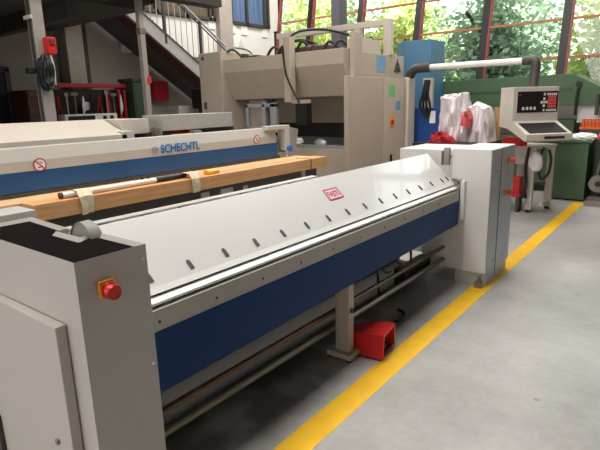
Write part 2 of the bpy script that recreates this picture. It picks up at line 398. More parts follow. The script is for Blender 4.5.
# far hedge row closing the view
rnd = random.Random(5); vs, fs = [], []
for i in range(15000):
    p = Vector((rnd.uniform(-34, 12), 27 + rnd.gauss(0, .7), abs(rnd.gauss(0, 1)) * 2.2)); p.z = min(p.z, 5.2 + rnd.random())
    u = Vector((rnd.gauss(0, 1), rnd.gauss(0, .5), rnd.gauss(0, 1))).normalized(); v = u.cross(Vector((rnd.gauss(0, 1), rnd.gauss(0, 1), rnd.gauss(0, 1)))).normalized()
    s = .12 + .16 * rnd.random(); k = len(vs); vs += [p - u * s, p + v * s * .6, p + u * s, p - v * s * .6]; fs.append((k, k + 1, k + 2, k + 3))
me = bpy.data.meshes.new('hedge'); me.from_pydata(vs, [], fs); me.materials.append(LV[1])
hg = bpy.data.objects.new('hedge', me); col.objects.link(hg); hg['kind'] = 'stuff'; tag(hg, 'long green hedge far outside beyond the trees', 'hedge')

# ================================================================== MAIN FOLDING MACHINE
FM = thing('folding_machine', 'long folding machine with glossy white plate and dark blue beam beside the yellow line', 'folding machine', (-1.7, 2.5, 0))
# near end cabinet: open-topped box with stepped rim
x0, x1, y0, y1, zt = -2.06, -1.32, .666, .90, 1.19
cabpoly = [(x0, y0), (x1, y0), (x1, y1), (-1.615, y1), (-1.575, .828), (-1.735, .828), (-1.735, .875), (x0, .895)]
nc = mb()
t = bmesh.new(); nc_ = mb(); nc_.prism(cabpoly, 'z', .09, zt); t = nc_.bm
top = [f for f in t.faces if f.normal.z > .9 or f.normal.z < -.9]; top = [max(top, key=lambda f: f.calc_center_median().z)]
bmesh.ops.inset_region(t, faces=top, thickness=.011, use_even_offset=True)
bmesh.ops.translate(t, verts=list(top[0].verts), vec=(0, 0, -.016)); ed = [e for e in t.edges if all(v.co.z > .1 for v in e.verts) is False]
nc._merge(t)
nc.box(x0 + .05, x1 - .05, y0 + .04, y1 - .04, 0, .09)
NC = nc.build('end_cabinet', M_grey, FM)
ins = [(x0 + .016, y0 + .016), (x1 - .016, y0 + .016), (x1 - .016, y1 - .016), (-1.605, y1 - .016), (-1.56, .812), (-1.75, .812), (-1.75, .86), (x0 + .016, .878)]
mb().prism(ins, 'z', 1.134, 1.178).build('tray_liner', M_rubber, NC, label='matte black recessed top')
d = mb().box(-2.03, -1.41, .630, .664, .16, .985, .004); DO = d.build('door', M_grey, NC)
mb().box(-2.03, -1.955, .612, .631, .30, .49, .006).build('hinge', M_dgrey, DO)
mb().cyl((-1.50, .632, .572), (-1.50, .622, .572), .011, 16, bev=.002).build('lock', M_steel, DO)
box('button_plate', M_yel, NC, -1.3195, -1.307, .724, .776, 1.066, 1.118, .006, label='yellow square plate')
eb = mb().cyl((-1.307, .75, 1.09), (-1.294, .75, 1.088), .015, 20).cyl((-1.295, .75, 1.088), (-1.275, .75, 1.086), .022, 24, .019, bev=.004)
eb.build('emergency_button', M_redbtn, NC, label='red mushroom emergency button')
cd = mb().cyl((-1.632, .862, 1.156), (-1.632, .896, 1.156), .072, 48, bev=.004); cd.build('cam_disc', mat('disc_grey', (150, 148, 138), .5), FM, label='grey half hidden disc')
for zz in (1.145, .79): mb().cyl((-1.319, .882, zz), (-1.316, .882, zz), .005, 10).build('screw', M_chrome, NC)
# clamp plate
PT, PB = (-1.88, 1.142), (-1.606, .889)
pv = Vector((PB[0] - PT[0], PB[1] - PT[1])).normalized(); pn = Vector((-pv.y, pv.x))
if pn.y < 0: pn = -pn
th = .02
prof = [PT, (-1.632, .9085), PB, (-1.614, .885), (-1.630, .884), (PT[0] - pn.x * th, PT[1] - pn.y * th)]
pl = mb().prism(prof, 'y', .93, 4.232, .003)
pl.prism([(-1.62, .868), (-1.9, 1.12), (-1.96, 1.0), (-1.75, .8)], 'y', .95, 4.20)
CP = pl.build('clamp_plate', M_white, FM, label='glossy white sloping plate')
# slots in the plate
up3 = Vector((PT[0] - PB[0], 0, PT[1] - PB[1])).normalized(); nr3 = Vector((pn.x, 0, pn.y)); B3 = Vector((PB[0], 0, PB[1]))
def onplate(y, s, h=0): return B3 + up3 * s + nr3 * h + Vector((0, y, 0))
s_slot = (Vector((-1.666, 0, .941)) - B3).dot(up3)
slot_proto = None
for i, y in enumerate([1.136 + .2086 * k for k in range(15)] + [4.165]):
    f = Matrix(((0, up3.x, nr3.x, 0), (1, 0, 0, 0), (0, up3.z, nr3.z, 0), (0, 0, 0, 1)))
    f = Matrix.Translation(onplate(y, s_slot)) @ f
    b = mb(f); b.prism([(-.010, -.023), (.010, -.023), (.010, .013), (.005, .023), (-.005, .023), (-.010, .013)], 'z', -.002, .0012)
    b.build('slot', M_dgrey, CP)
# badge
lo = onplate(2.529, (Vector((-1.741, 0, 1.022)) - B3).dot(up3), .0004)
bw, bh = .15, .078
BD = mb()
for p0, p1, wd in (((0, 0), (bw, 0), .008), ((0, bh), (bw, bh), .008), ((.004, 0), (.004, bh), .008), ((bw - .004, 0), (bw - .004, bh), .008)): quadbar(BD, lo, (0, 1, 0), up3, p0, p1, wd, .0012)
BO = BD.build('badge', M_logo, CP, label='red outlined badge with lettering')
f = mb(); quadbar(f, lo, (0, 1, 0), up3, (.006, bh / 2), (bw - .006, bh / 2), bh - .01, .0006); f.build('badge_field', mat('logo_pink', (236, 196, 200), .4), BO)
text('badge_lettering', 'FASTI', M_logo, BO, onplate(2.529 + .018, (Vector((-1.741, 0, 1.022)) - B3).dot(up3) + .018, .0011), (0, 1, 0), up3, .114, .042, .0008)
# rear rail with little brackets
mb().box(-1.985, -1.93, .96, 2.66, 1.112, 1.140, .004).build('rear_rail', M_m2, FM)
for k in range(8): mb().box(-1.93, -1.884, 1.1 + .2086 * k, 1.15 + .2086 * k, 1.108, 1.134).build('rail_bracket', M_dgrey, FM)
# front of the machine
mb().prism([(-1.606, .877), (-1.584, .864), (-1.584, .853), (-1.64, .852), (-1.64, .877)], 'y', .93, 4.232).build('clamp_strip', mat('bright_strip', (248, 248, 246), .3, .0, var=.01), FM, label='bright polished steel strip')
mb().box(-1.66, -1.600, .93, 4.232, .826, .851).box(-1.66, -1.619, .93, 4.232, .878, .885).build('shadow_gap', M_black, FM)
FB = mb().box(-1.66, -1.572, .93, 4.225, .752, .840, .002).build('front_bar', M_bar, FM, label='grey steel front bar')
for k in range(11): mb().cyl((-1.574, 1.1 + .3 * k, .79), (-1.5695, 1.1 + .3 * k, .79), .006, 10).build('bolt', M_dark, FB)
bb = bmesh.new(); V = []
for y, zb in ((.93, .5), (4.20, .552)):
    V.append([bb.verts.new(p) for p in ((-1.566, y, .752), (-1.566, y, zb), (-1.60, y, zb - .03), (-1.74, y, zb - .02), (-1.74, y, .752))])
bb.faces.new(V[0]); bb.faces.new(V[1][::-1])
for i in range(5): bb.faces.new((V[0][i], V[0][(i + 1) % 5], V[1][(i + 1) % 5], V[1][i]))
b = mb(); b._merge(bb, .003); b.build('bending_beam', M_blue, FM, label='dark blue bending beam')
# lower clamp body behind the beam
mb().box(-2.0, -1.76, .92, 4.23, .56, .9, .005).build('lower_beam', M_bar, FM)
# middle leg
M_leg = mat('leg_taupe', (190, 179, 163), .5)
LG = mb().prism([(-1.70, .56), (-1.598, .56), (-1.598, .05), (-1.70, .05)], 'y', 2.50, 2.56, .004).build('middle_leg', M_leg, FM)
mb().box(-1.745, -1.565, 2.46, 2.60, .012, .05, .006).build('foot_plate', M_leg, LG)
for p in ((-1.585, 2.48), (-1.725, 2.48), (-1.585, 2.58), (-1.725, 2.58)): mb().cyl((p[0], p[1], 0), (p[0], p[1], .014), .018, 14).build('levelling_foot', M_dark, LG)
mb().cyl((-1.59, 2.522, .33), (-1.584, 2.522, .33), .016, 14).build('pivot_bolt', M_dark, LG)
# linkage rods
mb().cyl((-1.72, .9, .30), (-1.72, 4.28, .30), .017, 14).build('upper_rod', mat('rod_rust_steel', (120, 96, 84), .4, .6), FM)
mb().cyl((-1.72, .9, .195), (-1.72, 4.28, .185), .022, 14).build('lower_rod', M_steel, FM)
# far end cabinet
fc = mb().prism([(-1.325, .12), (-1.53, .12), (-1.53, .93), (-1.66, .93), (-1.66, 1.19), (-1.325, 1.19)], 'y', 4.25, 4.90, .006).box(-1.92, -1.53, 4.28, 4.90, .12, .93)
FC = fc.build('end_cabinet', M_cab, FM, label='white far end cabinet')
mb().box(-1.60, -1.33, 4.27, 4.88, 0, .12, .004).build('plinth', M_bar, FC)
mb().box(-1.324, -1.3215, 4.262, 4.50, .03, 1.18, .001).box(-1.324, -1.3215, 4.51, 4.895, .1, 1.18, .001).build('side_panel', mat('panel_aluminium', (160, 162, 165), .4, .5), FC, label='bare aluminium side panels')
mb().box(-1.3215, -1.319, 4.501, 4.509, .03, 1.18).build('seam', M_dark, FC)
mb().box(-1.565, -1.525, 4.215, 4.26, .58, .925, .012).build('hinge_guard', M_cab, FC)
for yy, zz in ((4.40, 1.0), (4.44, .2), (4.7, .97)): mb().cyl((-1.322, yy, zz), (-1.3195, yy, zz), .008, 10).build('screw', M_dark, FC)
for zz, yy in ((1.06, 4.74), (.77, 4.72)):
    q = box('button_plate', M_yel, FC, -1.3215, -1.312, yy - .03, yy + .03, zz - .03, zz + .03, .005)
    mb().cyl((-1.312, yy, zz), (-1.296, yy, zz), .015, 16).cyl((-1.296, yy, zz), (-1.276, yy, zz), .026, 20, .022, bev=.004).build('emergency_button', M_redbtn, FC, label='red mushroom button')
mb().box(-1.40, -1.335, 4.20, 4.26, 0, .05, .004).cyl((-1.365, 4.23, .05), (-1.365, 4.23, .1), .014, 12).build('levelling_foot', M_steel, FC)
mb().box(-2.2, -1.66, 4.34, 4.9, .2, 1.17, .006).build('rear_housing', M_cab, FM)
br = mb().box(-1.745, -1.735, 4.215, 4.25, 1.05, 1.17).box(-1.725, -1.675, 4.22, 4.26, 1.05, 1.2, .006).cyl((-1.69, 4.20, 1.12), (-1.69, 4.26, 1.12), .022, 16)
br.build('hinge_bracket', M_steel, FM)
mb().cyl((-1.60, 4.2, .90), (-1.60, 4.25, .90), .014, 12).build('pivot_pin', M_steel, FM)
# cables under the machine
mb().tube([(-1.76, 2.70, .34), (-1.78, 2.9, .47), (-1.76, 3.15, .44), (-1.74, 3.22, .36), (-1.73, 3.30, .34)], .010).build('cable', M_black, FM)
mb().tube([(-1.76, 3.32, .52), (-1.72, 3.38, .40), (-1.70, 3.52, .34), (-1.72, 3.62, .36), (-1.75, 3.66, .50)], .010).build('cable', M_black, FM)
mb().tube([(-1.76, 3.12, .54), (-1.755, 3.13, .45), (-1.75, 3.14, .33), (-1.75, 3.16, .2)], .010).build('cable', M_black, FM)
mb().box(-1.86, -1.76, 3.6, 4.1, .12, .26, .006).build('drive_box', M_dark, FM)
mb().box(-2.2, -1.86, .9, 4.3, 0.07, .10).box(-2.2, -2.16, .9, 4.3, .1, .9).build('rear_frame', M_dgrey, FM)

# foot pedal
FP = thing('foot_pedal', 'red hooded foot pedal on the floor by the middle leg of the white folding machine', 'foot pedal', (-1.51, 2.72, 0))
fr = Matrix.Translation((-1.535, 2.69, 0)) @ Matrix.Rotation(R(9), 4, 'Z')
h = mb(fr)
# hood: side profile y (front -) / z, open at the right front end
def hood(b, L0, L1, W, H0, H1, t):
    o = bmesh.new()
    def sect(x, wd, hh, inset): return [o.verts.new(p) for p in ((x, -wd + inset, .02), (x, -wd * .92 + inset, hh - inset), (x, wd * .92 - inset, hh - inset), (x, wd - inset, .02))]
    S = [sect(L0, W * .78, H0, 0), sect((L0 + L1) / 2 - .02, W * .92, H1 * .92, 0), sect(L1, W, H1, 0)]
    T = [sect(L1, W, H1, t), sect((L0 + L1) / 2, W * .9, H1 * .88, t)]
    for A, B in zip(S, S[1:]):
        for i in range(3): o.faces.new((A[i], A[i + 1], B[i + 1], B[i]))
    o.faces.new(S[0][::-1])
    for i in range(3): o.faces.new((S[-1][i], S[-1][i + 1], T[0][i + 1], T[0][i])); o.faces.new((T[0][i], T[0][i + 1], T[1][i + 1], T[1][i]))
    b._merge(o)
hood(h, -.16, .115, .120, .12, .178, .016)
h.build('hood', M_red, FP, smooth=30)
mb(fr).box(-.16, .10, -.115, .115, 0, .02, .004).build('base', mat('pedal_dark_red', (120, 22, 22), .5), FP)
mb(fr).prism([(-.05, .045), (.08, .035), (.08, .05), (-.05, .09)], 'y', -.07, .07, .003).build('treadle', M_black, FP)
mb().tube([(-1.66, 2.80, .04), (-1.70, 2.88, .012), (-1.70, 2.98, .010), (-1.60, 3.20, .010), (-1.63, 3.34, .010), (-1.70, 3.38, .012)], .011).build('cable', M_black, FP)

# ================================================================== SECOND FOLDING MACHINE
SM = thing('folding_machine', 'second folding machine with pale grey beam, blue bar and maker lettering, standing behind the timber', 'folding machine', (-4.0, 3.0, 0))
mb().prism([(-3.86, 1.175), (-3.80, 1.175), (-3.80, 1.25), (-3.83, 1.345), (-3.93, 1.345), (-4.0, 1.175)], 'y', .6, 4.44, .004).build('upper_beam', M_m2, SM)
mb().box(-3.98, -3.80, .6, 4.46, 1.03, 1.175, .004).build('blue_bar', M_blue2, SM, label='blue clamping bar')
mb().box(-4.5, -3.80, .6, 4.5, .40, 1.028, .005).build('bed', M_dgrey, SM)
ap = mb().box(-3.80, -3.46, .6, 4.74, .62, .885, .005).build('bending_beam', mat('apron_dark_grey', (74, 70, 66), .55), SM, label='dark grey lower beam')
for yy in (.75, 4.58):
    mb().box(-4.4, -3.52, yy - .1, yy + .1, 0, .62, .006).build('stand', M_bar, SM)
mb().box(-3.50, -3.44, 4.44, 4.50, .3, .885, .004).build('support_post', M_bar, SM)
for yy, zz, k in ((2.98, .80, .10), (3.22, .80, .16), (3.52, .79, .06)): mb().box(-3.461, -3.457, yy, yy + k, zz, zz + .045, .001).build('type_plate', M_alu, SM, label='small pale type plate')
# lettering and signs
sx = -3.797
text('maker_lettering', 'SCHECHTL', M_brand, SM, (sx, 2.845, 1.198), (0, 1, 0), (0, 0, 1), .455, .078, .002)
rg = mb(); ringpatch(rg, (sx, 2.785, 1.232), (0, 1, 0), (0, 0, 1), .027, .033); ringpatch(rg, (sx, 2.785, 1.232), (0, 1, 0), (0, 0, 1), .012, .016, n=16)
rg.build('maker_emblem', mat('emblem_grey_blue', (130, 150, 170), .5), SM)
def prohibition(y, z, r):
    f = mb(); f.cyl((sx - .001, y, z), (sx + .0012, y, z), r * .93, 32); S = f.build('prohibition_sign', M_logow, SM, label='round no-hands warning sticker')
    q = mb(); ringpatch(q, (sx, y, z), (0, 1, 0), (0, 0, 1), r * .84, r, .0022); quadbar(q, (sx, y, z), (0, 1, 0), (0, 0, 1), (-r * .62, r * .62), (r * .62, -r * .62), r * .18, .0022)
    q.build('sign_ring', mat('sign_red', (168, 40, 48), .5), S)
    g = mb(); quadbar(g, (sx, y, z), (0, 1, 0), (0, 0, 1), (-r * .3, -r * .45), (r * .2, -r * .35), r * .16, .0016); quadbar(g, (sx, y, z), (0, 1, 0), (0, 0, 1), (0, r * .35), (r * .45, r * .2), r * .12, .0016)
    g.build('sign_mark', M_dgrey, S)
prohibition(1.765, 1.215, .048); prohibition(4.11, 1.235, .046)
# long sloping cover
mb().prism([(-4.1, 1.30), (-4.1, 1.375), (-4.45, 1.50), (-4.75, 1.50), (-4.75, 1.30)], 'y', .6, 2.72, .005).build('cover', M_beige2, SM)
mb().box(-4.12, -3.98, .6, 4.44, 1.02, 1.30).build('rear_beam', M_dgrey, SM)
cb = mb().box(-4.75, -4.1, 2.66, 2.80, 1.27, 1.40, .01); cb.build('cover_end', M_m2, SM)
gb = mb().box(-4.75, -4.22, 2.74, 3.05, 1.36, 1.50, .006).build('clamp_housing', M_beige2, SM)
mb().box(-4.5, -4.18, 3.18, 4.14, 1.37, 1.525, .005).build('clamp_housing', mat('housing_grey', (172, 168, 158), .5), SM)
mb().box(-4.6, -4.22, 3.0, 4.2, 1.02, 1.37, .004).build('mechanism', mat('mechanism_dark', (60, 50, 44), .6), SM)
mb().box(-4.2, -4.1, 3.5, 3.62, 1.22, 1.36, .02).build('clamp_lever', M_steel, SM)
mb().box(-4.2, -4.1, 3.04, 3.12, 1.28, 1.42, .02).build('clamp_lever', M_steel, SM)
mb().box(-4.18, -4.12, 3.26, 3.5, 1.31, 1.335, .006).build('red_handle', M_orange, SM)
# right end arm
mb().box(-3.86, -3.76, 4.26, 4.64, 1.32, 1.365, .006).box(-3.86, -3.76, 4.56, 4.64, 1.08, 1.33, .006).build('end_arm', M_m2, SM, label='pale grey end arm')
mb().prism([(4.64, 1.36), (4.93, 1.30), (4.86, 1.03), (4.64, 1.05)], 'x', -3.95, -3.86, .004).build('end_plate', mat('plate_grey', (150, 145, 136), .5), SM)
mb().cyl((-3.76, 4.60, 1.10), (-3.72, 4.60, 1.10), .032, 8, bev=.006).build('star_knob', M_brand, SM, label='blue star knob')
mb().cyl((-3.78, 4.60, 1.0), (-3.78, 4.60, 1.09), .012, 10).build('knob_stem', M_chrome, SM)
mb().box(-3.55, -3.30, .4, 1.47, .90, .985, .006).build('near_table', M_m2, SM)
mb().box(-3.5, -3.38, .5, 1.3, .6, .90, .004).build('table_bracket', M_bar, SM)

# timber lying on the second machine
TB = thing('timber_beam', 'long orange pine timber lying along the front of the machine with maker lettering', 'timber', (-3.6, 3.2, .89))
mb().box(-3.56, -3.375, 1.49, 4.82, .887, 1.0, .004).build('front_plank', M_wood, TB)
mb().box(-3.795, -3.562, .9, 4.78, .887, .998, .004).build('rear_plank', M_woodt, TB)
mb().box(-3.58, -3.372, 4.515, 4.525, .89, 1.003).build('joint', M_brown, TB)
WP = thing('wrapped_tube', 'white tube with black grip taped to the pine timber', 'tube', (-3.42, 2.2, 1.0))
mb().cyl((-3.44, 1.72, 1.024), (-3.47, 2.52, 1.024), .020, 16).build('tube', M_pole, WP)
mb().cyl((-3.44, 1.70, 1.024), (-3.44, 1.718, 1.024), .023, 16).build('end_cap', M_brown, WP)
mb().cyl((-3.47, 2.52, 1.024), (-3.485, 2.84, 1.024), .022, 16).build('grip', M_black, WP, label='black grip')
mb().cyl((-3.485, 2.84, 1.024), (-3.49, 2.98, 1.024), .015, 12).build('stem', M_chrome, WP)
def strap(y, lb):
    b = mb(); rnd = random.Random(int(y * 100))
    for k in range(3):
        yy = y + (k - 1) * .03 + rnd.uniform(-.006, .006); tl = rnd.uniform(-.02, .02)
        pts = [(-3.368, yy - tl, .882), (-3.366, yy, .95), (-3.366, yy, 1.005), (-3.405, yy, 1.047), (-3.46, yy + tl, 1.05), (-3.52, yy + tl, 1.018), (-3.565, yy, 1.004)]
        t = bmesh.new(); A = []
        for p in pts: p = (p[0] + rnd.uniform(-.004, .006), p[1] + rnd.uniform(-.008, .008), p[2] + rnd.uniform(-.002, .006)); A.append((t.verts.new((p[0], p[1] - .022, p[2])), t.verts.new((p[0], p[1] + .022, p[2])), t.verts.new((p[0] - .001, p[1] + .022, p[2] - .004)), t.verts.new((p[0] - .001, p[1] - .022, p[2] - .004))))
        for i in range(len(A) - 1):
            for q in range(4): t.faces.new((A[i][q], A[i][(q + 1) % 4], A[i + 1][(q + 1) % 4], A[i + 1][q]))
        t.faces.new(A[0]); t.faces.new(A[-1][::-1]); b._merge(t)
    tag(b.build('tape_wrap', M_tape), lb, 'tape', 'tape around the timber')
strap(1.86, 'crumpled beige tape wound around the near end of the white tube'); strap(2.86, 'beige tape wound over the black grip of the tube')
yt = mb().prism([(-3.50, 1.0), (-3.43, 1.0), (-3.43, 1.03), (-3.46, 1.045), (-3.50, 1.03)], 'y', 3.06, 3.20, .006)
tag(yt.build('yellow_clip', M_yel), 'small yellow clip lying on the timber beside the black grip', 'clip')
sp_ = mb().cyl((-3.62, 2.50, 1.0), (-3.62, 2.50, 1.04), .012, 10).cyl((-3.62, 2.56, 1.0), (-3.62, 2.56, 1.035), .012, 10).box(-3.64, -3.60, 2.48, 2.58, .999, 1.006)
tag(sp_.build('clamp_bracket', M_dark), 'tiny dark bracket standing on the timber behind the white tube', 'bracket')

# ================================================================== PRESS BRAKE
PR = thing('press_brake', 'large beige press brake with deep crossbeam standing behind both folding machines', 'press brake', (-5.2, 6.8, 0))
sf = mb().box(-3.90, -3.83, 6.0, 6.5, 0, 1.95, .008).box(-4.15, -3.83, 6.5, 7.68, 0, 1.95, .008); SF = sf.build('side_cabinet', M_beige, PR)
mb().box(-3.832, -3.824, 6.02, 6.965, .05, 1.935, .002).build('cabinet_door', M_beige, SF)
mb().box(-3.832, -3.824, 6.985, 7.66, .05, 1.935, .002).build('cabinet_door', mat('beige_door', (194, 178, 161), .5, var=.03), SF)
mb().box(-4.25, -3.835, 6.34, 7.64, 1.95, 2.275, .006).build('upper_box', M_beige, PR)
mb().box(-3.90, -3.83, 6.15, 6.335, 1.95, 2.52, .004).build('end_plate', M_beige, PR)
mb().box(-4.1, -3.86, 6.40, 6.95, 2.275, 2.46, .004).build('top_plate', mat('beige_door', (202, 184, 164)), PR)
# stickers on the side
def sideplate(name, m, y0, y1, z0, z1, x=-3.8245, parent=PR, label=None): return mb().box(x - .001, x + .0015, y0, y1, z0, z1).build(name, m, parent, label=label)
sideplate('blue_label', M_lbl, 6.78, 7.05, 2.02, 2.25, -3.8345, label='blue label')
sideplate('green_label', M_lgreen, 7.14, 7.34, 1.66, 1.84, label='green label')
sideplate('square_label', M_lbl, 7.38, 7.52, 1.46, 1.60, label='sky blue square label')
q = mb(); ringpatch(q, (-3.833, 7.42, 2.10), (0, 1, 0), (0, 0, 1), .05, .075, n=20, d=.003); q.cyl((-3.834, 7.42, 2.1), (-3.831, 7.42, 2.1), .03, 12)
for a in (90, 210, 330): quadbar(q, (-3.833, 7.42, 2.1), (0, 1, 0), (0, 0, 1), (0, 0), (.12 * math.cos(R(a)), .12 * math.sin(R(a))), .03)
q.build('fan_emblem', M_dgrey, PR, label='black three-armed emblem')
q = sideplate('switch_plate', M_yel, 7.18, 7.32, 1.20, 1.38)
mb().cyl((-3.823, 7.25, 1.29), (-3.80, 7.25, 1.29), .035, 16, bev=.004).build('rotary_switch', M_red, PR, label='red rotary switch')
sideplate('vent_slot', M_black, 7.20, 7.28, .62, .78)
# crossbeam
xb0, xb1 = -6.25, -3.905
mb().prism([(6.0, 2.31), (6.0, 2.11), (6.22, 1.69), (6.75, 1.69), (6.75, 2.31)], 'x', xb0, xb1, .006).build('crossbeam', M_beige, PR)
mb().box(xb0, -4.2, 6.75, 6.85, 1.30, 1.75).build('rear_apron', mat('beige_rear', (150, 134, 116), .6), PR)
# left frame
lf = mb().box(-6.72, -6.20, 5.95, 7.68, 0, 2.44, .008); lf.build('side_frame', M_beige, PR)
mb().box(-6.66, -6.58, 5.944, 5.952, 1.55, 1.66, .001).build('frame_plate', M_steel, PR)
mb().cyl((-6.62, 5.945, 2.36), (-6.62, 5.951, 2.36), .03, 14).build('frame_bolt', M_dgrey, PR)
mb().box(-6.1, -5.75, 6.45, 6.65, .9, 1.69, .02).build('hydraulic_column', mat('column_beige', (170, 152, 140), .5), PR)
# bed, back and tools
mb().box(-6.2, -3.905, 6.15, 6.45, 0, .94, .006).build('lower_beam', M_beige, PR)
mb().box(-6.2, -3.905, 6.17, 6.3, .94, 1.0, .003).build('lower_tool_rail', M_chrome, PR, label='bright steel tool rail')
mb().box(-6.2, -4.15, 6.45, 7.3, .86, .92).build('back_gauge_table', M_dgrey, PR)
mb().box(-6.2, -4.15, 7.45, 7.6, 0, 2.2).build('rear_panel', mat('beige_rear', (150, 134, 116), .6), PR)
mb().box(-6.2, -4.15, 7.0, 7.15, 1.05, 1.28, .005).build('back_gauge', M_dark, PR)
tag(mb().blob((-4.98, 6.235, 1.04), (.16, .05, .06), 4, .3, 3, 12, 1.001).build('white_rag', M_paper), 'crumpled white rag lying on the steel tool rail of the press brake', 'rag')
tag(mb().blob((-4.47, 6.235, 1.02), (.11, .05, .06), 3, .1, 2, 6, 1.001).build('cap', M_alu), 'small rounded grey bowl on the tool rail right of the white rag', 'cap')  # stand-in shape for a small grey cap on the rail
# front post with hanging controls
mb().box(-4.83, -4.71, 5.86, 5.98, 1.62, 2.52, .006).build('front_post', M_beige, PR)
mb().box(-4.71, -4.40, 5.89, 5.93, 1.60, 1.65, .004).build('box_bracket', M_beige, PR)
cb = mb().box(-4.62, -4.42, 5.84, 5.97, 1.30, 1.60, .008); cb.build('hanging_box', M_black, PR, label='black hanging box')
hf = mb()
for (xa, xb_, za, zb_) in ((-5.62, -5.57, 1.22, 1.62), (-5.28, -5.22, 1.22, 1.64), (-5.12, -5.0, 1.24, 1.62), (-5.62, -5.0, 1.56, 1.61), (-5.62, -5.0, 1.22, 1.27)): hf.box(xa, xb_, 5.86, 5.92, za, zb_, .004)
hf.build('front_frame', M_alu, PR)
mb().box(-5.02, -4.92, 5.84, 5.93, 1.19, 1.27, .006).build('yellow_button_box', M_yel, PR)
# gantry over the press
ga = mb().box(-6.04, -3.82, 7.16, 7.26, 2.70, 2.79, .006).box(-5.98, -5.88, 7.16, 7.26, 2.2, 2.70, .004).box(-3.94, -3.82, 7.16, 7.26, 2.275, 2.70, .004).box(-4.45, -4.35, 7.16, 7.26, 2.2, 2.70, .004)
ga.build('gantry', M_beige2, PR)
cbm = mb(); rnd = random.Random(3)
cbm.tube([(-4.85, 5.95, 2.46), (-4.8, 6.2, 2.62), (-4.6, 6.6, 2.66), (-4.3, 6.9, 2.55), (-4.25, 7.0, 2.35)], .02)
cbm.tube([(-5.5, 6.5, 2.33), (-5.2, 6.6, 2.55), (-4.9, 6.7, 2.5), (-4.7, 6.7, 2.34)], .025)
cbm.tube([(-4.82, 5.84, 2.4), (-4.76, 5.83, 2.0), (-4.56, 5.86, 1.61)], .014)
for k in range(7):
    xx = -5.6 + .2 * k + rnd.uniform(-.05, .05); cbm.tube([(xx, 6.4, 2.31), (xx + .08, 6.5, 2.42 + rnd.random() * .12), (xx + .2, 6.6, 2.36), (xx + .25, 6.6, 2.31)], .022)
cbm.build('hose_bundle', M_black, PR)
mb().box(-5.4, -4.5, 6.45, 6.72, 2.31, 2.44, .03).build('valve_block', mat('valve_dark', (80, 62, 54), .6), PR)
mb().cyl((-6.0, 6.3, 2.31), (-6.0, 6.3, 2.40), .07, 14).box(-5.98, -5.7, 6.28, 6.38, 2.31, 2.37, .01).tube([(-6.2, 6.1, 2.44), (-6.1, 6.15, 2.47), (-5.98, 6.2, 2.36)], .02).build('top_fittings', M_dgrey, PR)
# white corner pole with the swing arm of the console
mb().box(-3.92, -3.80, 7.76, 8.02, 0, 1.96, .03).build('corner_pole', M_beige2, PR)

# control console hanging from the arm
CX, CY = -1.80, 7.50
CC = thing('control_console', 'beige hanging control console with black key panel on white swing arm', 'control console', (CX, CY, 1.1), R(46))
fr = Matrix.Translation((CX, CY, 0)) @ Matrix.Rotation(R(46), 4, 'Z')
W = .325
bd = mb(fr)
# housing: side outline in (y, z)
bd.prism([(0, 1.735), (.0, 1.29), (-.02, 1.27), (-.36, 1.13), (-.36, 1.05), (-.32, 1.035), (.12, 1.2), (.34, 1.2), (.34, 1.735)], 'x', -W, W, .008)
HB = bd.build('housing', M_beige2, CC)
mb(fr).box(-.27, .315, -.006, .002, 1.40, 1.675, .002).build('key_panel', M_screen, CC)
box('display', M_black, CC, -.245, .05, -.009, -.005, 1.49, 1.66, .001, fr)
K = lambda *a: mb(fr).box(*a).build('key', M_key, CC)
for i in range(4): K(-.20 + i * .055, -.17 + i * .055, -.011, -.005, 1.435, 1.475)
for zz in (1.635, 1.425):
    K(.10, .125, -.011, -.005, zz - .016, zz + .016)
    for i in range(5): K(.15 + .03 * i, .171 + .03 * i, -.011, -.005, zz - .014, zz + .014)
for dx, dz in ((0, 0), (.035, 0), (-.035, 0), (0, .045), (0, -.045)): K(.11 + dx - .013, .11 + dx + .013, -.011, -.005, 1.53 + dz - .016, 1.53 + dz + .016)
for i in range(3):
    for j in range(4): mb(fr).box(.165 + i * .042, .202 + i * .042, -.011, -.005, 1.455 + j * .042, 1.492 + j * .042).build('number_key', M_keyr, CC, label='red key')
mb(fr).box(-.25, -.23, -.0105, -.005, 1.62, 1.64).build('red_lamp', M_redbtn, CC)
# tray inset, follows the sloping shelf
mb(fr).prism([(-.05, 1.2573), (-.33, 1.1421), (-.332, 1.148), (-.052, 1.263)], 'x', -.265, .265).build('tray_inset', M_screen, CC)
mb(fr).box(-.08, .20, -.385, -.36, 1.07, 1.10, .008).build('handle', M_black, CC)
mb(fr).box(W, W + .10, .12, .30, 1.28, 1.53, .006).build('side_box', M_beige2, CC)
# arm
ar = mb().cyl((-3.50, 7.85, 2.10), (-2.06, 7.85, 2.10), .045, 20); ar.build('swing_arm', M_pole, CC, label='white tube arm')
e1 = mb().tube([(-3.85, 7.88, 1.98), (-3.80, 7.87, 2.05), (-3.70, 7.85, 2.095), (-3.48, 7.85, 2.10)], .075, 14, 5)
e1.build('elbow', M_dgrey, CC)
e2 = mb().tube([(-2.1, 7.85, 2.10), (-1.97, 7.85, 2.10), (-1.925, 7.84, 2.06), (-1.92, 7.82, 1.95), (-1.92, 7.78, 1.73)], .065, 14, 5)
e2.build('elbow', M_dgrey, CC)

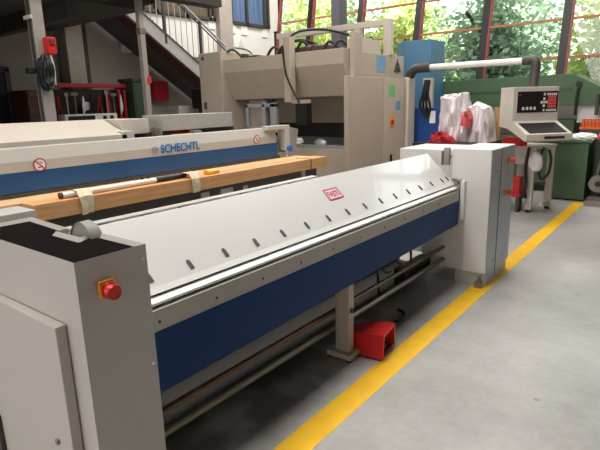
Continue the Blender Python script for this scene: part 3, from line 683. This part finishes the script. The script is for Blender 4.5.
# ================================================================== RIGHT BACKGROUND
# open work stand under the console
ST = thing('work_stand', 'small pale steel stand on levelling feet under the hanging console', 'stand', (-1.95, 7.8, 0))
for (xx, yy) in ((-1.82, 7.6), (-1.66, 8.0), (-2.25, 7.75), (-2.1, 8.15)):
    l = mb().box(xx - .045, xx + .045, yy - .04, yy + .04, .04, .9, .004).build('leg', M_beige2, ST)
    mb().cyl((xx, yy, 0), (xx, yy, .045), .035, 14).build('foot', M_dark, l)
mb().prism([(-2.32, 7.70), (-1.76, 7.54), (-1.6, 8.06), (-2.12, 8.22)], 'z', .9, .94, .004).build('top', M_beige2, ST)
mb().prism([(-1.70, 7.62), (-1.64, 7.62), (-1.62, 8.0), (-1.68, 8.0)], 'z', .1, .15).build('stretcher', M_beige2, ST)
mb().box(-2.12, -1.84, 7.80, 7.84, .66, .9, .004).build('back_panel', M_beige2, ST)
RBN = mb().box(-2.21, -1.93, 7.50, 7.68, .28, .50, .01).box(-2.22, -1.92, 7.49, 7.69, .22, .28, .004)
rbo = thing('red_bin', 'red metal bin on a stool between far cabinet and stand leg', 'bin', (-2.0, 7.6, 0))
RBN.build('bin_body', M_red, rbo)
for xx, yy in ((-2.19, 7.52), (-1.95, 7.52), (-2.19, 7.66), (-1.95, 7.66)): mb().box(xx - .02, xx + .02, yy - .02, yy + .02, 0, .22).build('leg', M_dgrey, rbo)
tag(mb().prism([(-2.22, 7.56), (-1.96, 7.48), (-1.9, 7.62), (-2.16, 7.7)], 'z', .941, 1.06, .006).build('red_tool_box', M_red), 'red metal box on the stand directly below the console', 'box')
hz = mb()
hz.tube([(-1.84, 7.5, .93), (-1.86, 7.47, .7), (-1.84, 7.47, .42), (-1.86, 7.48, .30)], .022)
hz.cyl((-1.86, 7.48, .22), (-1.86, 7.48, .31), .045, 12, .03)
hz.tube([(-1.66, 7.55, .93), (-1.70, 7.52, .8), (-1.70, 7.51, .62), (-1.66, 7.51, .5), (-1.58, 7.52, .58), (-1.56, 7.54, .76), (-1.60, 7.56, .9)], .018)
tag(hz.build('hanging_cable', M_black), 'black cables and plug hanging in loops from the stand below the console', 'cable')
tag(mb().blob((-1.73, 7.44, .74), (.085, .035, .13), 3, .2, 3, 4).build('white_bag', M_bag), 'small white plastic bag hanging among cables on the pale stand', 'bag')
# green cabinet on the floor
GC = thing('green_cabinet', 'low dark green steel cabinet on the floor at the end of the yellow line', 'cabinet', (-1.57, 9.05, 0))
mb().box(-1.84, -1.31, 8.80, 9.3, .02, .90, .012).build('body', M_green, GC)
mb().cyl((-1.60, 8.795, .48), (-1.60, 8.801, .48), .14, 28).build('round_cover', mat('machine_green_dark', (64, 90, 60), .5), GC)
mb().box(-1.86, -1.27, 8.78, 9.32, .90, .935, .008).build('lid', M_green, GC)
# green guillotine shear behind
GS = thing('guillotine_shear', 'large dark green guillotine shear below the windows behind the console', 'shear', (-2.4, 9.9, 0))
mb().prism([(-4.5, 1.45), (-4.5, 1.92), (-1.72, 1.95), (-1.2, 1.66), (-1.0, 1.60), (-1.0, 1.45)], 'y', 9.35, 10.3, .008).build('blade_beam', M_green, GS)
mb().box(-4.45, -1.72, 9.335, 9.352, 1.70, 1.74).build('beam_rib', mat('machine_green_dark', (64, 90, 60)), GS)
mb().box(-4.5, -4.2, 9.4, 10.3, 0, 1.5, .006).box(-1.0, -.7, 9.4, 10.3, 0, 1.7, .006).build('side_frame', M_green, GS)
mb().box(-4.4, -1.0, 9.4, 10.2, .2, .95, .006).build('table', M_green, GS)
mb().box(-2.4, -1.66, 9.45, 10.0, .95, 1.22, .006).build('gauge_box', M_green, GS)
for k in range(5):
    xx = -1.36 + .075 * k
    mb().box(xx, xx + .045, 9.28, 9.36, 1.30, 1.62, .006).build('hold_down', M_dgrey, GS)
mb().cyl((-1.62, 9.33, 1.78), (-1.62, 9.35, 1.78), .05, 14).tube([(-1.62, 9.3, 1.72), (-1.63, 9.3, 1.6), (-1.63, 9.3, 1.3)], .022).build('lock_lever', M_dark, GS)
mb().box(-1.62, -1.28, 9.42, 9.46, 1.18, 1.44).build('window_light_panel', mat('window_light_pale', (214, 216, 218), .5), GS)  # pale panel painted as low window light showing under the beam
for k in range(6):
    mb().cyl((-1.50 + .05 * k, 9.30, 1.12), (-1.50 + .05 * k, 9.30, 1.24), .022, 12).build('orange_roller', M_orange, GS)
mb().box(-1.55, -1.2, 9.28, 9.42, 1.08, 1.12).build('roller_tray', M_orange, GS)
# heap of stuff on the cabinet
tag(mb().blob((-1.42, 8.98, .975), (.17, .16, .07), 4, .25, 3, 2, .936).build('white_cloth', M_paper), 'crumpled white cloth lying on the low green cabinet', 'cloth')
tag(mb().blob((-1.175, 8.90, .99), (.05, .09, .06), 3, .25, 3, 7, .936).build('red_cloth', M_pink), 'pinkish red rag at the right end of the green cabinet', 'rag')
# dark machine at the right edge
TM = thing('grinding_machine', 'dark machine with round wheel on a steel skid at the right edge', 'machine', (-1.05, 9.0, 0))
mb().box(-1.22, -.8, 8.86, 9.24, .1, .86, .01).build('body', mat('machine_dark_green', (36, 44, 38), .6), TM)
mb().box(-1.25, -.7, 8.45, 8.55, 0, .08, .004).box(-1.24, -.7, 8.6, 9.24, 0, .1, .004).build('skid', M_steel, TM)
mb().cyl((-1.13, 8.74, .30), (-1.13, 8.80, .30), .13, 24, bev=.006).build('wheel', M_steel, TM)
mb().cyl((-1.13, 8.70, .30), (-1.13, 8.86, .30), .04, 14).build('hub', M_dark, TM)
mb().cyl((-1.17, 8.79, .38), (-1.10, 8.79, .86), .022, 12).build('guide_rod', M_steel, TM)
# blue machine behind the press
BM = thing('blue_cabinet', 'tall light blue steel cabinet behind the press brake and swing arm', 'cabinet', (-4.0, 9.0, 0))
mb().prism([(-4.6, 8.9), (-4.30, 8.6), (-3.86, 8.72), (-3.86, 9.3), (-4.6, 9.3)], 'z', 0, 2.62, .008).build('body', M_skyb, BM)
mb().prism([(-4.24, 8.612), (-3.90, 8.706), (-3.90, 8.70), (-4.24, 8.606)], 'z', .3, 2.5).build('door', M_skyb, BM)
DB = thing('blue_machine', 'deep blue machine housing in front of the light blue cabinet', 'machine', (-3.6, 8.4, 0))
mb().box(-3.95, -3.42, 8.2, 8.6, 0, 1.47, .01).build('housing', M_deepb, DB)
mb().box(-3.62, -3.52, 8.193, 8.201, 1.22, 1.42, .001).build('paper_label', M_paper, DB)
cbl = mb(); 
for k in range(4): cbl.tube([(-3.70 + .025 * k, 8.17, 1.92), (-3.73 + .03 * k, 8.14, 1.7), (-3.78 + .06 * k, 8.15, 1.5), (-3.66 + .01 * k, 8.17, 1.32)], .02)
cbl.build('cable_bundle', M_black, DB)
mb().box(-3.74, -3.58, 8.16, 8.24, 1.47, 1.95, .006).build('cable_post', M_beige2, DB)
# table carrying wrapped goods
TA = thing('side_table', 'dark table behind the far end cabinet carrying the wrapped goods', 'table', (-2.8, 7.65, 0))
mb().box(-3.36, -2.35, 7.02, 7.95, .94, .99, .006).build('top', M_black, TA)
for xx, yy in ((-3.3, 7.1), (-2.40, 7.1), (-3.3, 7.9), (-2.40, 7.9)): mb().box(xx - .03, xx + .03, yy - .03, yy + .03, 0, .94).build('leg', M_dgrey, TA)
tag(mb().box(-3.27, -2.98, 7.84, 7.90, .991, 1.64, .01).build('grey_board', mat('board_grey', (186, 186, 184), .5)), 'pale grey upright board leaning behind the tall wrapped parcel', 'board')
def film(name, pts, y0, y1, seed, label, m=M_bag, parent=None):
    """draped film over an upright body: wrinkled solid from an outline in x,z"""
    t = bmesh.new(); n = len(pts); NY = 8; NR = 10; rings = []
    P = []
    for i in range(n):
        a, c = Vector(pts[i]), Vector(pts[(i + 1) % n])
        for k in range(NR): P.append(a + (c - a) * k / NR)
    ctr = sum(P, Vector((0, 0))) / len(P)
    for j in range(NY + 1):
        u = j / NY; sc_ = 1 - .10 * abs(2 * u - 1) ** 3
        rings.append([t.verts.new((ctr.x + (p.x - ctr.x) * sc_, y0 + (y1 - y0) * u, pts[0][1] + (p.y - pts[0][1]) * sc_)) for p in P])
    N = len(P)
    for j in range(NY):
        for i in range(N): t.faces.new((rings[j][i], rings[j][(i + 1) % N], rings[j + 1][(i + 1) % N], rings[j + 1][i]))
    t.faces.new(rings[0]); t.faces.new(rings[-1][::-1])
    bmesh.ops.triangulate(t, faces=[f for f in t.faces if len(f.verts) > 4])
    bmesh.ops.subdivide_edges(t, edges=t.edges[:], cuts=2, use_grid_fill=True)
    for v in t.verts:
        p = v.co; q = Vector((p.x * 9 + p.z * 4, p.y * 9, p.z * 3 + seed))
        k = .09 * noise.noise(q) + .07 * (1 - 2 * abs(noise.noise(q * 1.9)))
        v.co += Vector((noise.noise(q + Vector((7, 0, 0))) * .03, -k * (1 if p.y < (y0 + y1) / 2 else -1), 0))
        v.co.z = max(v.co.z, .992)
    b = mb(); b._merge(t)
    if parent: return b.build(name, m, parent, smooth=28, label=label)
    return tag(b.build(name, m, smooth=28), label, 'bag' if 'bag' in name else 'parcel')
film('wrapped_parcel', [(-3.12, .992), (-2.64, .992), (-2.68, 1.2), (-2.76, 1.50), (-2.80, 1.70), (-3.08, 1.67)], 7.38, 7.70, 1, 'tall parcel in wrinkled clear white film on the dark table')
PP = film('wrapped_parcel', [(-2.62, .992), (-2.36, .992), (-2.39, 1.28), (-2.44, 1.48), (-2.60, 1.56), (-2.70, 1.45), (-2.66, 1.25)], 7.36, 7.70, 5, 'shorter white film parcel beside the brown roll on the dark table')
film('printed_patch', [(-2.70, 1.24), (-2.58, 1.20), (-2.56, 1.34), (-2.62, 1.45), (-2.72, 1.40)], 7.25, 7.30, 3, 'reddish pink printed patch', M_pink, PP)
tag(mb().cyl((-2.41, 7.87, .991), (-2.40, 7.87, 1.47), .05, 20).build('paper_roll', M_kraft), 'brown paper roll standing at the right end of the dark table', 'roll')
film('red_bag', [(-3.14, .992), (-2.76, .992), (-2.82, 1.06), (-2.98, 1.17), (-3.10, 1.12)], 7.12, 7.18, 8, 'red cloth bag at the foot of the tall wrapped parcel', mat('deep_red_cloth', (176, 34, 38), .6))

# ================================================================== LEFT BACKGROUND
WC = struct(mb().box(-6.75, -6.53, 9.9, 10.2, 0, 6.5), 'trim_5', mat('steel_column_grey', (92, 92, 98), .5))
def post(x0, x1, y0, y1, z1, label):
    t = thing('steel_post', label, 'post', ((x0 + x1) / 2, (y0 + y1) / 2, 0))
    mb().box(x0, x1, y0, y1, .012, z1, .006).build('profile', mat('post_grey', (158, 150, 142), .5, .2), t)
    mb().box(x0 - .06, x1 + .06, y0 - .06, y1 + .06, 0, .012).build('base_plate', M_dark, t)
    return t
p1 = post(-6.53, -6.4, 3.13, 3.27, 3.098, 'grey aluminium post on the left carrying the black cable reel')
mb().box(-6.50, -6.43, 3.126, 3.134, .3, 3.05).build('groove', M_dgrey, p1)
mb().box(-6.55, -6.38, 3.10, 3.13, 2.66, 2.70).build('clip', M_beige2, p1)
p2 = post(-6.50, -6.42, 4.64, 4.72, 3.098, 'grey aluminium post in front of the stairs with a red band')
mb().box(-6.44, -6.40, 4.69, 4.74, 1.94, 2.04, .006).build('red_band', M_redbtn, p2)
mb().box(-6.51, -6.41, 4.63, 4.74, 2.62, 2.70, .006).build('clamp_collar', M_steel, p2)
RX = thing('socket_box', 'red power socket box fixed to the post above the cable reel', 'socket', (-6.36, 3.36, 2.26))
mb().box(-6.41, -6.30, 3.22, 3.34, 2.26, 2.46, .02).build('housing', M_red, RX)
mb().box(-6.302, -6.29, 3.25, 3.31, 2.36, 2.43, .01).build('flap', mat('pedal_dark_red', (120, 22, 22)), RX)
CR = thing('cable_reel', 'black coiled cable hanging on the left aluminium post below the red box', 'cable', (-6.36, 3.22, 1.82))
cr = mb(); rnd = random.Random(9)
for k in range(14):
    rx, rz = .05 + rnd.uniform(-.03, .025), .17 + rnd.uniform(-.05, .04); xo = -6.375 + .011 * k; yo = 3.17 + rnd.uniform(-.025, .025); zo = 2.03 + rnd.uniform(-.03, .03)
    cr.tube([(xo + .01 * math.sin(3 * a), yo + rx * math.cos(a), zo + rz * math.sin(a)) for a in [2 * math.pi * i / 12 for i in range(13)]], .018, 8, 2)
cr.build('coil', M_black, CR)
mb().cyl((-6.40, 3.18, 2.14), (-6.24, 3.18, 2.14), .025, 12).build('hook', M_dark, CR)
mb().tube([(-6.34, 3.26, 2.26), (-6.29, 3.26, 2.1), (-6.27, 3.24, 1.9)], .012).build('lead', M_bar, CR)
mb().box(-6.44, -6.36, 2.98, 3.08, 2.03, 2.10, .01).build('plug', M_black, CR)
# stairs
SR = thing('staircase', 'steel staircase rising to the left behind the press with pale stringer and handrail', 'staircase', (-8.8, 6.9, 0))
def stz(y): return 2.28 + (7.50 - y) * .65
def sprism(b, ya, yb, dz0, dz1, xa, xb, bev=0): b.prism([(ya, stz(ya) + dz0), (ya, stz(ya) + dz1), (yb, stz(yb) + dz1), (yb, stz(yb) + dz0)], 'x', xa, xb, bev)
ye = 10.5
b = mb(); sprism(b, 5.6, ye, -.20, .06, -8.34, -8.30); b.build('stringer', mat('stringer_grey', (176, 172, 166), .5), SR)
b = mb(); sprism(b, 5.6, ye, .06, .10, -8.36, -8.29); b.build('stringer_cap', M_dgrey, SR)
b = mb(); sprism(b, 5.0, ye, -.24, -.20, -8.62, -8.31); b.build('near_soffit', M_maroon, SR)
b = mb(); sprism(b, 4.6, ye, -.26, -.20, -9.25, -8.62); b.build('soffit', M_soffit, SR)
b = mb(); sprism(b, 5.6, ye, -.2, .06, -9.3, -9.26); b.build('wall_stringer', M_soffit, SR)
tr = mb()
for k in range(19):
    y = 5.8 + .27 * k; tr.box(-9.26, -8.34, y, y + .27, stz(y) - .06, stz(y) - .02)
tr.build('treads', M_soffit, SR)
for dz in (.98, .90):
    b = mb(); b.cyl((-8.32, 5.6, stz(5.6) + dz), (-8.32, 8.15, stz(8.15) + dz), .022 if dz > .95 else .014, 12); b.build('handrail', M_alu if dz > .95 else M_dgrey, SR)
for y in (6.57, 7.46):
    mb().box(-8.345, -8.295, y - .025, y + .025, stz(y) - .1, stz(y) + .97).build('rail_post', M_dgrey, SR)
for k in range(16):
    y = 5.85 + .14 * k
    if abs(y - 6.57) < .05 or abs(y - 7.46) < .05: continue
    mb().cyl((-8.32, y, stz(y) + .06), (-8.32, y, stz(y) + .92), .009, 8).build('baluster', mat('baluster_pale', (196, 190, 180), .5), SR)
# hanging cards below the gallery windows
for y, z, lb in ((8.75, 3.47, 'white card hanging below the brown curtained window'), (9.42, 3.44, 'white card beside the grey wall column'), (9.85, 3.43, 'white card below the middle bar of the blue curtained window'), (10.62, 3.43, 'white card nearest the window wall')):
    b = mb().prism([(y - .11, z - .12), (y + .11, z - .12), (y + .11, z + .05), (y + .05, z + .16), (y - .05, z + .16), (y - .11, z + .05)], 'x', -9.358, -9.335, .003)
    tag(b.build('wall_card', M_paper), lb, 'card', 'white cards on the gallery wall')
tr = mb().prism([(9.58, 3.0), (9.82, 3.0), (9.70, 3.2)], 'x', -9.358, -9.345)
tag(tr.build('triangle_sign', mat('pale_grey_sign', (206, 206, 202), .6)), 'pale triangular sign on the white wall below the blue window', 'sign')
tag(mb().tube([(-9.30, 8.9, 2.97), (-9.28, 9.4, 2.97), (-9.28, 9.9, 2.93), (-9.25, 10.1, 2.72)], .02).build('wall_pipe', M_steel), 'thin steel pipe running along the white wall above the press', 'pipe')
# bright tube lamp under the mezzanine
LP = thing('ceiling_lamp', 'pale tube lamp under the mezzanine edge between the two posts', 'lamp', (-6.45, 4.0, 3.0))
mb().box(-6.55, -6.40, 3.6, 4.3, 3.07, 3.098, .01).build('lamp_housing', M_dark, LP)
mb().cyl((-6.45, 3.92, 3.03), (-6.45, 4.18, 3.05), .045, 14, bev=.01).build('lamp_tube', M_pole, LP)
# workbench with tool wall
WB = thing('workbench', 'red steel workbench with open tool wall under the stairs', 'workbench', (-9.0, 5.3, 0))
mb().box(-9.3, -8.55, 4.45, 6.0, .86, .92, .006).build('worktop', M_brown, WB)
for xx, yy in ((-8.62, 4.5), (-8.62, 5.95), (-9.24, 4.5), (-9.24, 5.95)): mb().box(xx - .04, xx + .04, yy - .04, yy + .04, 0, .86, .004).build('leg', M_red, WB)
mb().box(-9.05, -8.95, 4.45, 6.02, 1.99, 2.06, .004).build('top_rail', mat('tool_wall_red', (168, 34, 42), .5), WB)
mb().box(-9.08, -9.04, 4.45, 6.02, .92, 1.95).build('back_panel', mat('panel_black', (34, 28, 28), .7), WB)
for yy in (4.5, 5.62, 5.86, 5.98): mb().box(-9.03, -8.96, yy - .03, yy + .03, .92, 1.95).build('upright', mat('tool_wall_red', (168, 34, 42)), WB)
mb().box(-9.03, -8.97, 5.2, 6.0, 1.34, 1.42).build('lower_rail', mat('tool_wall_red', (168, 34, 42)), WB)
rnd = random.Random(21)
kinds = [('pliers', M_red, 'red handled pliers'), ('hammer', M_steel, 'steel hammer'), ('tin_snips', M_black, 'black tin snips'), ('spanner', M_chrome, 'bright spanner'), ('cable_tie_bundle', M_paper, 'pale bundle of ties')]
wheres = ['near the left end of the tool wall', 'second from the left on the tool wall', 'left of the red striped tools', 'beside the white disc', 'under the white disc', 'right of the white disc', 'near the red uprights', 'between the red uprights', 'by the green locker']
for i in range(9):
    y = 4.62 + .155 * i; k = kinds[(i * 3) % 5]; zt_ = 1.86 + rnd.uniform(-.04, .04); ln = rnd.uniform(.34, .55); a = rnd.uniform(-.03, .03)
    b = mb()
    if k[0] in ('pliers', 'tin_snips'):
        b.tube([(-8.92, y - .03, zt_ - ln), (-8.92, y - .035, zt_ - ln * .6), (-8.92, y, zt_ - ln * .35), (-8.92, y + .02, zt_)], .012, 8, 3); b.tube([(-8.905, y + .03, zt_ - ln), (-8.905, y + .035, zt_ - ln * .6), (-8.905, y, zt_ - ln * .35), (-8.905, y - .02, zt_)], .012, 8, 3)
    elif k[0] == 'hammer': b.cyl((-8.92, y, zt_ - ln), (-8.92, y, zt_), .014, 10).box(-8.94, -8.90, y - .07, y + .06, zt_ - .04, zt_ + .01, .008)
    elif k[0] == 'spanner':
        b.box(-8.925, -8.91, y - .012, y + .012, zt_ - ln, zt_); ringpatch(b, (-8.925, y, zt_ - ln), (0, 1, 0), (0, 0, 1), .018, .034, .014, 16); ringpatch(b, (-8.925, y, zt_), (0, 1, 0), (0, 0, 1), .018, .034, .014, 16)
    else:
        for j in range(5): b.tube([(-8.92, y + .01 * j - .02, zt_ - ln + .02 * j), (-8.91, y + .012 * j - .03, zt_ - ln * .5), (-8.92, y, zt_)], .008, 6, 3)
    tag(b.build(k[0], k[1]), k[2] + ' hanging ' + wheres[i], k[0].replace('_', ' '), 'tools on the tool wall')
tag(mb().cyl((-8.99, 5.17, 1.66), (-8.96, 5.17, 1.66), .075, 24).build('grinding_disc', M_pole), 'pale round disc hanging in the middle of the tool wall', 'disc')
WX = thing('parts_box', 'long white parts box with black front on the workbench', 'box', (-8.75, 5.0, .92))
mb().box(-8.86, -8.62, 4.55, 5.55, .921, 1.52, .006).build('box_body', M_paper, WX)
mb().box(-8.621, -8.612, 4.60, 5.10, 1.40, 1.49).build('black_front', M_black, WX)
for yy in (5.26, 5.40): mb().box(-8.621, -8.612, yy, yy + .07, 1.42, 1.48).build('grip_hole', M_black, WX)
# locker, red cabinet, brown crates, dark doorway, bits
LK = thing('locker', 'dark green locker right of the tool wall', 'locker', (-8.9, 6.25, 0))
mb().box(-9.2, -8.78, 6.06, 6.46, .02, 2.1, .008).build('body', M_green2, LK)
mb().box(-9.22, -8.74, 6.02, 6.5, 2.1, 2.16, .006).build('top', M_dgrey, LK)
mb().box(-8.781, -8.768, 6.09, 6.43, .08, 2.05, .003).build('door', M_green2, LK)
RC = thing('wall_cabinet', 'red cabinet on the wall right of the green locker', 'cabinet', (-9.3, 7.08, 1.76))
mb().box(-9.399, -9.2, 6.86, 7.24, 1.76, 2.14, .006).build('body', mat('cabinet_red', (170, 30, 36), .5), RC)
mb().box(-9.2, -9.19, 6.88, 7.22, 1.78, 2.12, .002).build('door', mat('cabinet_red', (170, 30, 36)), RC)
for i, (z0, z1, lb) in enumerate(((0, .65, 'brown wooden crate at the bottom of the left stack'), (.651, 1.28, 'brown wooden crate in the middle of the left stack'), (1.281, 1.93, 'brown wooden crate on top of the left stack'))):
    c = thing('crate', lb, 'crate', (-9.0, 4.3, z0), 0, 'brown crates by the dark doorway')
    mb().box(-9.3, -8.7, 4.0, 4.42 + .0 * i, z0, z1, .006).build('box_body', M_brown, c)
    q = mb()
    for zz in (z0 + .03, z0 + .29, z1 - .10): q.box(-8.7, -8.685, 4.02, 4.40, zz, zz + .07)
    q.build('batten', mat('brown_batten', (96, 58, 46), .6), c)
dd_ = struct(mb().box(-9.39, -9.34, 3.0, 3.10, 0, 2.3).box(-9.39, -9.34, 3.98, 4.06, 0, 2.3).box(-9.39, -9.34, 3.0, 4.06, 2.25, 2.33), 'door_1', M_dgrey)
mb().box(-9.385, -9.36, 3.1, 3.98, .01, 2.25).build('door_leaf', mat('door_black', (26, 27, 32), .6), dd_)
tag(mb().box(-8.85, -8.5, 6.9, 7.3, 0, 1.62, .01).build('pallet_box', mat('carton_pale', (190, 184, 174), .7)), 'pale upright carton on the floor under the stairs', 'carton')
DR = thing('machine_column', 'dark drilling machine under the stair foot beside the press', 'drill', (-8.2, 7.3, 0))
mb().box(-8.35, -8.05, 7.0, 7.5, 0, .08, .005).build('base', M_dark, DR)
mb().cyl((-8.25, 7.3, .08), (-8.25, 7.3, 1.95), .07, 18).build('column', M_dark, DR)
mb().box(-8.35, -8.0, 7.12, 7.5, 1.55, 1.95, .03).build('head', M_black, DR)
mb().box(-8.35, -7.95, 7.1, 7.5, 1.30, 1.36, .01).build('work_table', M_dark, DR)
